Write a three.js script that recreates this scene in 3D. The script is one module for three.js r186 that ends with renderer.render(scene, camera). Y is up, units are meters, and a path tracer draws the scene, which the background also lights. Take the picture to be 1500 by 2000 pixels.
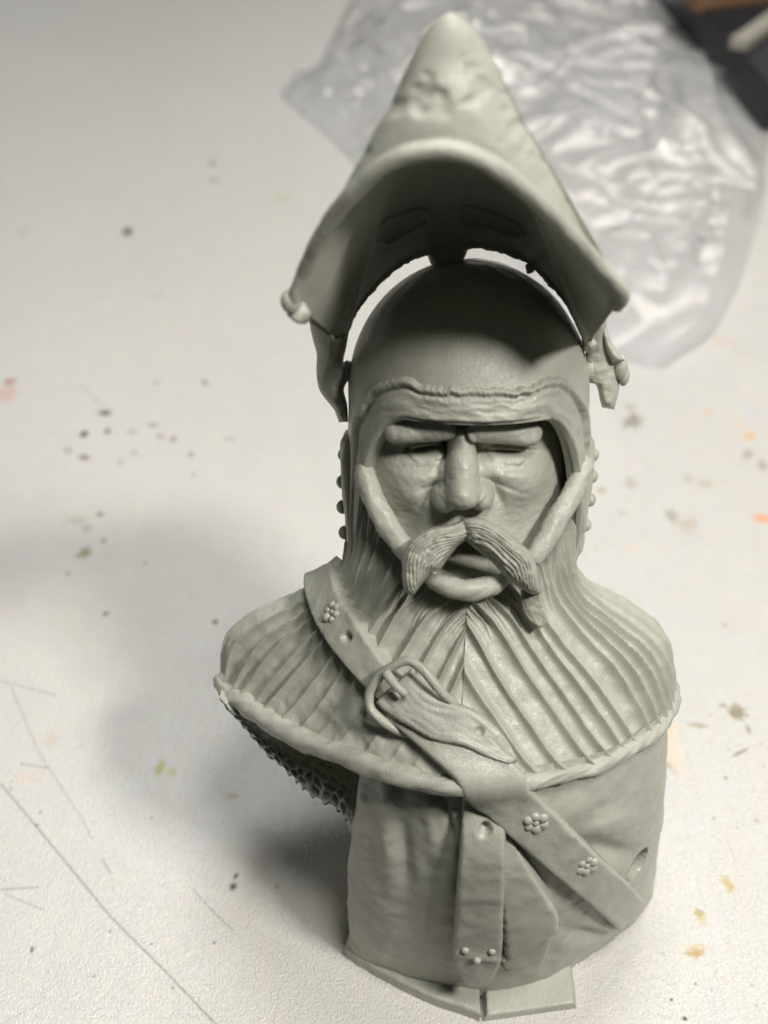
import * as THREE from 'three';
import { createNoise3D, createNoise4D } from 'simplex-noise';
import { mergeGeometries } from 'three/addons/utils/BufferGeometryUtils.js';
import { RectAreaLightUniformsLib } from 'three/addons/lights/RectAreaLightUniformsLib.js';
import { MeshBVH } from 'three-mesh-bvh';

// ---------------------------------------------------------------- camera, light, exposure
const CM = 0.01;
const scene = new THREE.Scene();
const camera = new THREE.PerspectiveCamera(42.1, 0.75, 0.01, 10);
camera.position.set(-0.0123, 0.158, 0.0984);
camera.lookAt(-0.0123, 0.158 - Math.sin(40 * Math.PI / 180), 0.0984 - Math.cos(40 * Math.PI / 180));
camera.focus = 0.155; camera.userData.fStop = 22;
scene.add(camera);
const renderer = new THREE.WebGLRenderer({ antialias: true });
renderer.toneMapping = THREE.LinearToneMapping;
renderer.toneMappingExposure = 0.94;
renderer.shadowMap.enabled = true;
RectAreaLightUniformsLib.init();
scene.background = new THREE.Color(0.02, 0.02, 0.02);     // the dim room around the table
function panel(color, radiance, w, h, pos, at) {           // a rectangular lamp outside the frame
  const l = new THREE.RectAreaLight(color, radiance, w, h);
  l.position.set(...pos); l.lookAt(...at); scene.add(l);
}
panel(0xfffaf3, 168, 0.09, 0.045, [0.235, 0.45, 0.19], [0, 0.03, -0.02]);    // bar of the desk lamp, right of the camera
panel(0xfffcf6, 40, 0.12, 0.12, [0.08, 0.65, 0.165], [0, 0.03, -0.02]);         // second lamp, above the camera
panel(0xffffff, 21, 0.20, 0.16, [0.04, 0.65, -0.19], [-0.01, 0, -0.05]);       // ceiling light over the table
panel(0xfff6ea, 6.5, 0.30, 0.16, [0.22, 0.50, -1.15], [0.02, 0.02, -0.2]);          // far window-like panel behind the bag
panel(0xffffff, 0.10, 1.2, 1.2, [0, 1.1, 0.1], [0, 0, 0]);                     // pale ceiling

// ---------------------------------------------------------------- helpers
let seed = 7;
const rnd = () => (seed = (seed * 16807) % 2147483647) / 2147483647;
const n3 = createNoise3D(rnd), n4 = createNoise4D(rnd);
const fbm = (x, y, z, o = 3) => { let a = 1, s = 0; for (let i = 0; i < o; i++) { s += a * n3(x, y, z); x *= 2.03; y *= 2.03; z *= 2.03; a *= 0.5; } return s; };
const clamp = (x, a = 0, b = 1) => Math.min(b, Math.max(a, x));
const lerp = (a, b, t) => a + (b - a) * t;
const ss = (a, b, x) => { const t = clamp((x - a) / (b - a)); return t * t * (3 - 2 * t); };
const D2R = Math.PI / 180;
const V = (a) => new THREE.Vector3(a[0], a[1], a[2]);
// piecewise table lookup with smooth joins: pairs [x, y]
function tab(pairs, x) {
  if (x <= pairs[0][0]) return pairs[0][1];
  for (let i = 1; i < pairs.length; i++) if (x <= pairs[i][0]) {
    const [x0, y0] = pairs[i - 1], [x1, y1] = pairs[i];
    const m = (k) => { if (k <= 0 || k >= pairs.length - 1) return 0; const a = (pairs[k][1] - pairs[k - 1][1]) / (pairs[k][0] - pairs[k - 1][0]), b = (pairs[k + 1][1] - pairs[k][1]) / (pairs[k + 1][0] - pairs[k][0]); return a * b <= 0 ? 0 : 2 * a * b / (a + b); };
    const h = x1 - x0, t = (x - x0) / h, t2 = t * t, t3 = t2 * t;
    return (2 * t3 - 3 * t2 + 1) * y0 + (t3 - 2 * t2 + t) * h * m(i - 1) + (-2 * t3 + 3 * t2) * y1 + (t3 - t2) * h * m(i);
  }
  return pairs[pairs.length - 1][1];
}
// The bust leans back 22 degrees; its own frame is in centimetres, y up the body, z to the front.
const LEAN = 22 * D2R, S18 = Math.sin(18 * D2R), C18 = Math.cos(18 * D2R);
const EYE = [-1.23, 15.8 * Math.cos(LEAN) - 9.84 * Math.sin(LEAN), 15.8 * Math.sin(LEAN) + 9.84 * Math.cos(LEAN)];
const dirOf = (x, y) => { const a = (x - 750) / 2600, b = (1000 - y) / 2600; return [a, -S18 + C18 * b, -C18 - S18 * b]; };
function at(x, y, z) { const r = dirOf(x, y), t = (z - EYE[2]) / r[2]; return [EYE[0] + t * r[0], EYE[1] + t * r[1], z]; }   // measured picture point at a depth of the body
const S40 = Math.sin(40 * D2R), C40 = Math.cos(40 * D2R);
function onTable(x, y, h = 0) {   // world centimetres on the table, h above it
  const a = (x - 750) / 2600, b = (1000 - y) / 2600, r = [a, -S40 + C40 * b, -C40 - S40 * b], t = (h - 15.8) / r[1];
  return [-1.23 + t * r[0], h, 9.84 + t * r[2]];
}
function toLocal(w) { return [w[0], w[1] * Math.cos(LEAN) - w[2] * Math.sin(LEAN), w[1] * Math.sin(LEAN) + w[2] * Math.cos(LEAN)]; }

function grid(nu, nv, f, { closeU = false, eye = false } = {}) {
  const P = new Float32Array((nu + 1) * (nv + 1) * 3), idx = [];
  let k = 0;
  for (let j = 0; j <= nv; j++) for (let i = 0; i <= nu; i++) { const p = f(i / nu, j / nv, i, j); P[k++] = p[0]; P[k++] = p[1]; P[k++] = p[2]; }
  const W = nu + 1;
  for (let j = 0; j < nv; j++) for (let i = 0; i < nu; i++) { const a = j * W + i, b = a + 1, c = a + W, d = c + 1; idx.push(a, c, b, b, c, d); }
  const g = new THREE.BufferGeometry();
  g.setAttribute('position', new THREE.BufferAttribute(P, 3)); g.setIndex(idx); g.computeVertexNormals();
  { // faces turned outwards (or to the front for sheets)
    const N = g.attributes.normal.array, c = [0, 0, 0]; let s = 0; for (let i = 0; i < P.length; i++) c[i % 3] += P[i] * 3 / P.length;
    for (let i = 0; i < P.length; i += 3) for (let q = 0; q < 3; q++) s += N[i + q] * (eye ? EYE[q] - P[i + q] : P[i + q] - c[q]);
    if (s < 0) { for (let i = 0; i < idx.length; i += 3) { const t = idx[i]; idx[i] = idx[i + 1]; idx[i + 1] = t; } g.setIndex(idx); for (let i = 0; i < N.length; i++) N[i] = -N[i]; }
  }
  if (closeU) {
    const N = g.attributes.normal;
    for (let j = 0; j <= nv; j++) { const a = j * W, b = a + nu, x = N.getX(a) + N.getX(b), y = N.getY(a) + N.getY(b), z = N.getZ(a) + N.getZ(b), l = Math.hypot(x, y, z) || 1; N.setXYZ(a, x / l, y / l, z / l); N.setXYZ(b, x / l, y / l, z / l); }
  }
  return uvs(g);
}
function uvs(g) {   // material coordinates in metres
  const p = g.attributes.position, u = new Float32Array(p.count * 2);
  for (let i = 0; i < p.count; i++) { u[2 * i] = (p.getX(i) + 0.37 * p.getZ(i)) * CM; u[2 * i + 1] = (p.getY(i) + 0.61 * p.getZ(i)) * CM; }
  g.setAttribute('uv', new THREE.BufferAttribute(u, 2)); return g;
}
function mesh(name, g, m, parent) {
  const c = Array.isArray(g) ? mergeGeometries(g.map((q) => q.index ? q : q), false) : g;
  const o = new THREE.Mesh(c.clone().scale(CM, CM, CM), m);
  o.name = name; o.castShadow = o.receiveShadow = true; parent.add(o); return o;
}
// tube through points [x,y,z] with a radius function and lumpy skin
function tube(pts, rad, { closed = false, n = 60, m = 14, lump = 0.012, lf = 4, flat = 1, cap = true } = {}) {
  const c = new THREE.CatmullRomCurve3(pts.map(V), closed, 'centripetal'), fr = c.computeFrenetFrames(n, closed), P = [];
  for (let i = 0; i <= n; i++) P.push(c.getPointAt(i / n));
  return grid(m, n, (u, v, i, j) => {
    const t = closed ? j / n : v; let r = typeof rad === 'function' ? rad(t) : rad;
    if (!closed && cap) { const e = Math.min(t, 1 - t) * n; if (e < 3) r *= Math.sqrt(1 - (1 - e / 3) ** 2); }
    const a = u * Math.PI * 2, p = P[j], k = r * (1 + 0) + lump * fbm(p.x * lf + Math.cos(a), p.y * lf + Math.sin(a), p.z * lf, 2) * (r > 0.01 ? 1 : 0);
    return [0, 1, 2].map((q) => p.getComponent(q) + k * (Math.cos(a) * fr.normals[j].getComponent(q) * flat + Math.sin(a) * fr.binormals[j].getComponent(q)));
  }, { closeU: true });
}
function ball(c, r, sx = 1, sy = 1, sz = 1, n = 14) {
  const g = new THREE.SphereGeometry(1, n, Math.round(n * 0.7)); g.scale(r * sx, r * sy, r * sz); g.translate(c[0], c[1], c[2]); return uvs(g);
}
function poly(pts) {   // arc-length parametrised smooth line through 2D or 3D points
  const c = new THREE.CatmullRomCurve3(pts.map((p) => new THREE.Vector3(p[0], p[1], p[2] ?? 0)), false, 'centripetal');
  c.arcLengthDivisions = 300; return (t) => c.getPointAt(clamp(t));
}

// ---------------------------------------------------------------- materials
function noiseTex(size, feature, fn) {   // tiling grey noise
  const d = new Uint8Array(size * size * 4);
  for (let y = 0; y < size; y++) for (let x = 0; x < size; x++) {
    const a = x / size * Math.PI * 2, b = y / size * Math.PI * 2, v = clamp(fn(a, b, feature), 0, 1) * 255, i = (y * size + x) * 4;
    d[i] = d[i + 1] = d[i + 2] = v; d[i + 3] = 255;
  }
  const t = new THREE.DataTexture(d, size, size); t.wrapS = t.wrapT = THREE.RepeatWrapping; t.magFilter = THREE.LinearFilter; t.minFilter = THREE.LinearMipmapLinearFilter; t.generateMipmaps = true; t.needsUpdate = true; return t;
}
const torus = (a, b, f, g = f) => n4(Math.cos(a) * f, Math.sin(a) * f, Math.cos(b) * g, Math.sin(b) * g);
const resinBump = noiseTex(768, 1, (a, b) => 0.5 + 0.10 * torus(a, b, 9) + 0.2 * torus(a, b, 20) + 0.22 * torus(a, b, 42));
resinBump.repeat.set(1 / 0.022, 1 / 0.022);
const resinRough = noiseTex(512, 1, (a, b) => 0.62 + 0.16 * torus(a, b, 3) + 0.18 * torus(a, b, 9) + 0.1 * torus(a, b, 25));
resinRough.repeat.set(1 / 0.031, 1 / 0.031);
const resinTint = noiseTex(512, 1, (a, b) => 0.93 + 0.05 * torus(a, b, 2) + 0.04 * torus(a, b, 6));
resinTint.repeat.set(1 / 0.043, 1 / 0.043);
const resin = new THREE.MeshPhysicalMaterial({ color: new THREE.Color(0.475, 0.482, 0.41), map: resinTint, roughness: 0.6, roughnessMap: resinRough, bumpMap: resinBump, bumpScale: 0.00010, side: THREE.DoubleSide });

// ---------------------------------------------------------------- tabletop
const TX0 = -17, TX1 = 15, TZ0 = -40, TZ1 = 1.5;   // the patch of table in view, centimetres
const cv = document.createElement('canvas'); cv.width = cv.height = 2048;
{
  const g = cv.getContext('2d');
  const px = (x) => (x - TX0) / (TX1 - TX0) * 2048, pz = (z) => (z - TZ0) / (TZ1 - TZ0) * 2048, sx = 2048 / (TX1 - TX0), sz = 2048 / (TZ1 - TZ0);
  g.fillStyle = '#d3d2cd'; g.fillRect(0, 0, 2048, 2048);
  for (let i = 0; i < 260; i++) {   // faint clouding of years of use
    const x = rnd() * 2048, y = rnd() * 2048, r = 60 + rnd() * 220, gr = g.createRadialGradient(x, y, 0, x, y, r);
    const c = ['214,206,190', '236,226,214', '226,228,230', '222,214,204'][i % 4]; gr.addColorStop(0, `rgba(${c},0.10)`); gr.addColorStop(1, `rgba(${c},0)`);
    g.fillStyle = gr; g.fillRect(x - r, y - r, 2 * r, 2 * r);
  }
  const blob = (X, Z, rx, rz, col, al, rough = 0.35, turn = 0) => {   // an irregular dried stain, radii in cm
    g.save(); g.translate(px(X), pz(Z)); g.scale(sx, sz); g.rotate(turn);
    for (let layer = 0; layer < 3; layer++) {
      g.beginPath(); const o = rnd() * 99, k = 1 - layer * 0.22;
      for (let i = 0; i <= 40; i++) { const a = i / 40 * Math.PI * 2, r = k * (1 + rough * 1.3 * n3(Math.cos(a) * 1.4 + o, Math.sin(a) * 1.4, 3)); g.lineTo(Math.cos(a) * r * rx, Math.sin(a) * r * rz); }
      g.fillStyle = `rgba(${col},${al * (0.4 + 0.25 * layer)})`; g.fill();
    }
    g.restore();
  };
  // [picture x, y, half width px, half height px, colour, strength, turn]
  const S = [
    [248, 452, 13, 10, '60,62,58', 0.8], [415, 318, 9, 12, '150,156,156', 0.7], [418, 352, 12, 7, '160,168,166', 0.7], [550, 386, 22, 9, '196,204,160', 0.7, -0.4],
    [44, 454, 6, 6, '160,160,158', 0.7], [306, 576, 16, 11, '196,196,192', 0.6, 0.5], [368, 526, 9, 5, '200,200,196', 0.6],
    [18, 745, 16, 10, '176,128,124', 0.7], [12, 770, 36, 18, '214,184,172', 0.75, -0.4], [205, 806, 16, 6, '52,50,52', 0.85], [164, 848, 11, 8, '70,54,58', 0.85], [209, 842, 7, 7, '80,76,76', 0.8],
    [400, 747, 8, 5, '96,100,92', 0.8], [305, 746, 8, 5, '150,152,146', 0.7], [165, 893, 18, 7, '128,120,118', 0.75, 0.4], [132, 880, 12, 6, '150,146,144', 0.7, 0.3], [298, 830, 16, 6, '164,150,144', 0.7], [312, 852, 12, 6, '176,148,146', 0.7, 0.4], [338, 857, 8, 6, '120,112,108', 0.8],
    [258, 843, 14, 6, '168,166,158', 0.6], [262, 884, 12, 6, '160,160,158', 0.6], [373, 888, 7, 6, '118,122,112', 0.7], [447, 858, 18, 5, '170,170,158', 0.6], [234, 902, 8, 6, '160,156,150', 0.6], [378, 926, 6, 5, '150,156,150', 0.6],
    [165, 1080, 17, 15, '150,142,116', 0.85, 0.3], [150, 1016, 30, 12, '186,182,166', 0.5], [196, 1004, 10, 7, '132,130,124', 0.7], [202, 1056, 8, 7, '144,142,140', 0.7], [168, 1032, 14, 12, '178,170,150', 0.5], [206, 1198, 8, 5, '104,104,100', 0.8], [420, 1215, 7, 7, '100,100,96', 0.8], [283, 1100, 4, 4, '108,120,104', 0.7], [133, 1120, 5, 5, '130,128,124', 0.7],
    [312, 1500, 12, 20, '178,182,118', 0.85, 0.2], [335, 1508, 14, 12, '196,198,150', 0.75, -0.5], [100, 1445, 20, 24, '206,192,172', 0.5], [455, 1555, 22, 8, '188,184,150', 0.6], [60, 1520, 50, 20, '224,206,188', 0.4],
    [455, 1732, 9, 10, '84,72,80', 0.9], [460, 1712, 4, 9, '70,66,70', 0.85, 0.4], [541, 1731, 8, 8, '188,186,140', 0.85], [62, 1855, 4, 7, '60,58,60', 0.9], [418, 1842, 3, 3, '60,58,60', 0.9], [296, 1844, 2.5, 2.5, '60,58,60', 0.9], [337, 1930, 2.5, 2.5, '50,48,50', 0.9], [184, 1908, 2.5, 2.5, '60,58,60', 0.9], [215, 1820, 2.5, 2.5, '60,58,60', 0.9], [78, 1587, 2.5, 2.5, '50,48,50', 0.9], [72, 1612, 3, 3, '70,66,66', 0.9], [20, 1540, 2.5, 2.5, '70,66,66', 0.9], [295, 1598, 2.5, 2.5, '90,88,88', 0.9],
    [1235, 822, 24, 22, '150,144,128', 0.75, 0.5], [1230, 795, 14, 9, '176,170,154', 0.6], [1385, 806, 12, 6, '232,186,152', 0.8], [1440, 828, 20, 12, '226,206,186', 0.7], [1465, 852, 14, 15, '232,192,148', 0.8, 0.5], [1462, 886, 15, 10, '166,158,146', 0.7], [1490, 908, 12, 14, '170,158,150', 0.7], [1474, 805, 12, 20, '204,210,216', 0.6, -0.5],
    [1233, 943, 18, 16, '186,180,166', 0.65], [1175, 958, 13, 8, '180,170,134', 0.75, 0.5], [1345, 935, 16, 14, '196,188,170', 0.6], [1378, 945, 22, 11, '192,184,164', 0.65, 0.7], [1360, 885, 14, 8, '210,200,186', 0.5], [1215, 1002, 14, 9, '196,190,178', 0.6], [1312, 1008, 16, 20, '172,162,144', 0.7], [1345, 1025, 28, 22, '196,184,166', 0.65], [1490, 1012, 30, 12, '244,170,126', 0.8], [1240, 1072, 22, 12, '226,208,190', 0.6, 0.4], [1455, 895, 8, 6, '180,172,160', 0.6],
    [1416, 1221, 9, 6, '180,176,166', 0.7], [1165, 1070, 8, 5, '196,196,188', 0.6], [1298, 1420, 34, 26, '240,206,178', 0.75], [1315, 1470, 22, 60, '236,212,186', 0.6, -0.1], [1300, 1490, 9, 26, '196,164,132', 0.7, -0.6], [1365, 1417, 26, 7, '176,162,134', 0.75, 0.15], [1440, 1392, 24, 20, '142,132,104', 0.8], [1412, 1378, 10, 6, '160,150,124', 0.7], [1462, 1425, 7, 12, '150,140,116', 0.7], [1446, 1470, 26, 4, '140,134,120', 0.8, -0.5], [1418, 1520, 5, 4, '120,116,108', 0.8], [1394, 1599, 4, 4, '150,140,126', 0.8], [1440, 1617, 3, 3, '150,140,126', 0.8], [1478, 1603, 7, 4, '160,152,140', 0.7, 0.4],
    [1423, 1728, 12, 24, '196,178,120', 0.85, -0.2], [1365, 1785, 11, 17, '186,164,112', 0.85, -0.2], [1372, 1800, 12, 16, '206,192,152', 0.6], [1360, 1862, 25, 13, '186,154,104', 0.9, -0.1], [1362, 1850, 32, 10, '210,190,150', 0.5], [1428, 1845, 9, 10, '226,204,196', 0.6], [1427, 1580, 10, 8, '210,196,190', 0.5],
    [1359, 1922, 3, 3, '70,68,66', 0.9], [1312, 1953, 4, 4, '60,58,58', 0.9], [1338, 1990, 6, 5, '44,46,50', 0.95], [1390, 1934, 3, 2.5, '120,116,112', 0.9], [1296, 1864, 2.5, 2.5, '130,126,122', 0.9], [1477, 1965, 2.5, 2.5, '110,106,104', 0.9], [1380, 1945, 2, 2, '130,126,122', 0.9], [1415, 1912, 5, 9, '214,190,186', 0.6, -0.6],
  ];
  for (const [x, y, rx, ry, c, a, t] of S) {
    const p = onTable(x, y), q = onTable(x + rx, y), r = onTable(x, y - ry);
    blob(p[0], p[2], 0.85 * Math.abs(q[0] - p[0]), 0.85 * Math.abs(r[2] - p[2]), c, a * 0.72, 0.4, t || 0);
  }
  for (let i = 0; i < 420; i++) blob(lerp(TX0, TX1, rnd()), lerp(TZ0, TZ1, rnd()), 0.012 + rnd() * 0.02, 0.012 + rnd() * 0.02, '120,112,104', 0.15 + 0.3 * rnd());
  for (let i = 0; i < 70; i++) blob(lerp(4, TX1, rnd()), lerp(-20, TZ1, rnd()), 0.08 + rnd() * 0.3, 0.08 + rnd() * 0.3, ['226,206,186', '206,198,182', '222,190,176'][i % 3], 0.22);
  const line = (pts, w, al) => { g.beginPath(); pts.forEach(([x, y], i) => { const p = onTable(x, y); i ? g.lineTo(px(p[0]), pz(p[2])) : g.moveTo(px(p[0]), pz(p[2])); }); g.lineWidth = w; g.strokeStyle = `rgba(110,104,100,${al * 0.6})`; g.stroke(); };
  line([[0, 1530], [100, 1650], [215, 1790], [330, 1905], [420, 2000], [520, 2100]], 1.6, 0.7); line([[20, 1340], [75, 1470], [160, 1600], [180, 1640]], 1.2, 0.45); line([[0, 1330], [110, 1358]], 1.2, 0.5);
  line([[38, 1492], [95, 1500]], 1.4, 0.6); line([[0, 1738], [75, 1733]], 1.3, 0.6); line([[5, 1745], [85, 1778]], 1.2, 0.4); line([[198, 1678], [216, 1706]], 1.6, 0.6); line([[375, 1735], [415, 1780], [455, 1818]], 1.3, 0.5);
  line([[155, 752], [205, 795]], 5, 0.16); line([[0, 2000], [80, 1960]], 1, 0.3); line([[1420, 1640], [1440, 1690]], 1.2, 0.3);
}
const tableMap = new THREE.CanvasTexture(cv); tableMap.colorSpace = THREE.SRGBColorSpace; tableMap.flipY = false; tableMap.anisotropy = 8;
const tableBump = noiseTex(1024, 1, (a, b) => { const w = 0.25 * torus(a, b, 3); return 0.5 + 0.36 * torus(a + 0.02 * w, b, 30, 19) + 0.2 * torus(a, b, 55, 40); });
tableBump.repeat.set((TX1 - TX0) / 6, (TZ1 - TZ0) / 6);
const tableMat = new THREE.MeshPhysicalMaterial({ color: 0xffffff, map: tableMap, roughness: 0.19, bumpMap: tableBump, bumpScale: 0.00022 });
{
  const g = new THREE.BufferGeometry(), y = 0;
  g.setAttribute('position', new THREE.Float32BufferAttribute([TX0, y, TZ0, TX1, y, TZ0, TX0, y, TZ1, TX1, y, TZ1], 3));
  g.setAttribute('uv', new THREE.Float32BufferAttribute([0, 0, 1, 0, 0, 1, 1, 1], 2)); g.setIndex([0, 2, 1, 1, 2, 3]); g.computeVertexNormals();
  const t = mesh('tabletop', g, tableMat, scene); t.userData = { kind: 'structure', label: 'white textured tabletop with paint specks, stains and scratches' };
  const b = (x0, x1, z0, z1) => { const q = new THREE.BoxGeometry(x1 - x0, 2.4, z1 - z0); q.translate((x0 + x1) / 2, -1.2, (z0 + z1) / 2); return q; };
  mesh('table_board', [b(-60, TX0, -75, TZ1 + 0.4), b(TX1, 45, -75, TZ1 + 0.4), b(TX0, TX1, -75, TZ0), b(TX0, TX1, TZ1, TZ1 + 0.4)], new THREE.MeshPhysicalMaterial({ color: 0xe6e3dc, roughness: 0.35 }), scene).userData = { kind: 'structure' };
}

// ---------------------------------------------------------------- the bust
const bust = new THREE.Group(); bust.name = 'resin_bust'; bust.rotation.x = -LEAN; scene.add(bust);
bust.userData = { label: 'unpainted grey resin bust of a moustached soldier with raised pointed visor', category: 'bust' };

// --- helmet skull
const XH = -0.26, RX = 1.385, RZ = 1.62, HY = 7.55, HH = 1.50;
const openY = (d) => tab([[0, 7.60], [30, 7.60], [40, 7.50], [49, 7.26], [57, 6.92], [66, 6.35], [76, 5.80], [86, 5.66], [180, 5.55]], Math.abs(d));
function helm(d, y, off = 0) {   // point of the skull at an angle (degrees from the front) and height
  const k = y > HY ? Math.sqrt(Math.max(0, 1 - ((y - HY) / HH) ** 2)) : 1 - 0.05 * ss(HY - 0.9, HY - 2, y);
  const s = Math.sin(d * D2R), c = Math.cos(d * D2R), nx = s / RX, nz = c / RZ, l = Math.hypot(nx, nz);
  const up = y > HY ? (y - HY) / HH : 0;
  const sq = Math.sqrt(1 - up * up);
  return [XH + RX * s * k + off * nx / l * sq, y + off * up, RZ * c * k + off * nz / l * sq];
}
{
  const prof = (off, wob) => grid(200, 90, (u, v) => {
    const d = -180 + 360 * u, yb = openY(d), top = HY + HH - 0.0005;
    const a = v * Math.PI / 2; let y;
    if (v < 0.55) y = HY + HH * Math.cos(v / 0.55 * Math.PI / 2); else y = lerp(HY, yb, (v - 0.55) / 0.45);
    y = Math.min(top, y);
    const p = helm(d, y, off + wob * 0.010 * fbm(Math.sin(d * D2R) * 1.5, y * 1.2, Math.cos(d * D2R) * 1.5, 2));
    return p;
  }, { closeU: true });
  const edge = grid(200, 4, (u, v) => { const d = -180 + 360 * u, a = v * Math.PI; return helm(d, openY(d) - 0.05 * Math.sin(a), -0.07 + 0.07 * Math.cos(a)); }, { closeU: true });
  var helmet = mesh('helmet', [prof(0, 1), prof(-0.14, 0), edge], resin, bust);
}
// the torn leather trim along the face opening, and a thin raised lip above it
{
  const path = []; for (let d = -74; d <= 74; d += 1) path.push([d, openY(d)]);
  const g = grid(300, 26, (u, v) => {
    const f = u * (path.length - 1), i = Math.min(path.length - 2, Math.floor(f)), t = f - i;
    const d = lerp(path[i][0], path[i + 1][0], t), y = lerp(path[i][1], path[i + 1][1], t);
    let tx = (path[i + 1][0] - path[i][0]) * D2R * 1.5, ty = path[i + 1][1] - path[i][1]; const l = Math.hypot(tx, ty); tx /= l; ty /= l;
    const side = Math.abs(d) / 74, w = lerp(0.34, 0.44, ss(0.3, 0.55, side)) - 0.30 * ss(0.66, 0.95, side) + 0.028 * n3(d * 0.10, 0, 5) + 0.014 * n3(d * 0.4, 3, 5);
    const q = -0.03 + (w + 0.03) * v, e = (1 - Math.abs(2 * v - 1) ** 7);
    const lip = Math.exp(-(((v - 0.86) / 0.09) ** 2)) * (0.045 + 0.03 * n3(d * 0.09, 1, 8)) - 0.05 * Math.exp(-(((v - 0.72) / 0.05) ** 2));
    const h = -0.03 + (0.062 + 0.8 * lip + 0.02 * fbm(d * 0.04, v * 2, 2)) * Math.pow(Math.max(0, e), 0.4);
    return helm(d - ty * q / (D2R * 1.5), y + tx * q, h);
  });
  mesh('brow_trim', g, resin, helmet);
}
// cheek plates with rivets
for (const s of [-1, 1]) {
  const y0 = 7.05, y1 = s < 0 ? 5.62 : 5.58;
  mesh('cheek_plate', grid(18, 50, (u, v) => {
    const y = lerp(y0, y1, v), e = 1 - Math.abs(2 * u - 1) ** 6, ev = 1 - Math.abs(2 * v - 1) ** 14;
    return helm(s * lerp(80, 100, u), y, -0.04 + 0.13 * Math.pow(Math.max(0, e * ev), 0.45) + 0.012 * fbm(u * 2, y * 2, 1));
  }), resin, helmet);
  const ys = s < 0 ? [[673, 888], [670, 941], [670, 990], [674, 1040]] : [[1157, 888], [1155, 930], [1151, 976], [1142, 1025]];
  for (const [x, y] of ys) { const p = at(x, y, -0.12); mesh('rivet', ball(p, 0.082, 1, 1.05, 1, 18), resin, helmet); }
}

// --- face: one relief surface
const FX = -0.37;
const gauss = (x, y, c, sx, sy, rot = 0, px = 2, py = 2) => { const cs = Math.cos(rot), sn = Math.sin(rot), dx = x - c[0], dy = y - c[1], a = Math.abs((dx * cs + dy * sn) / sx), b = Math.abs((-dx * sn + dy * cs) / sy); return Math.exp(-Math.pow(a, px) - Math.pow(b, py)); };
const smax = (a, b, k) => b < -5 ? a : Math.max(a, b) + 0.25 * k * Math.max(0, 1 - Math.abs(a - b) / k) ** 2;
// a rounded roll from a to b: radius across, height above its root depth
const roll = (x, y, a, b, ra, rb, za, zb, h) => { const bx = b[0] - a[0], by = b[1] - a[1], t = clamp(((x - a[0]) * bx + (y - a[1]) * by) / (bx * bx + by * by)), d = Math.hypot(x - a[0] - t * bx, y - a[1] - t * by) / lerp(ra, rb, t); return d < 1 ? lerp(za, zb, t) + h * Math.sqrt(1 - d * d) : -9; };
const A = (x, y, z) => at(x, y, z);
const F = {
  bl0: A(772, 852, 1.35), bl1: A(866, 843, 1.45), br0: A(940, 843, 1.45), br1: A(1040, 855, 1.32), sl0: A(785, 894, 1.2), sl1: A(880, 880, 1.2), sr0: A(950, 886, 1.2), sr1: A(1038, 893, 1.2),
  pl0: A(792, 908, 1.25), pl1: A(866, 902, 1.25), pr0: A(950, 906, 1.25), pr1: A(1036, 908, 1.25), cheekL: A(800, 965, 1.25), cheekR: A(1030, 950, 1.25),
  nb: A(906, 868, 1.5), nm: A(907, 925, 1.7), nt: A(908, 972, 1.85), tip: A(908, 986, 1.9), wingL: A(872, 992, 1.7), wingR: A(945, 988, 1.7), mouth: A(915, 1100, 1.45), lip: A(900, 1080, 1.2), jawL: A(800, 1035, 1.2), jawR: A(1005, 1035, 1.2),
};
const mid = (a, b) => [(a[0] + b[0]) / 2, (a[1] + b[1]) / 2];
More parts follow.
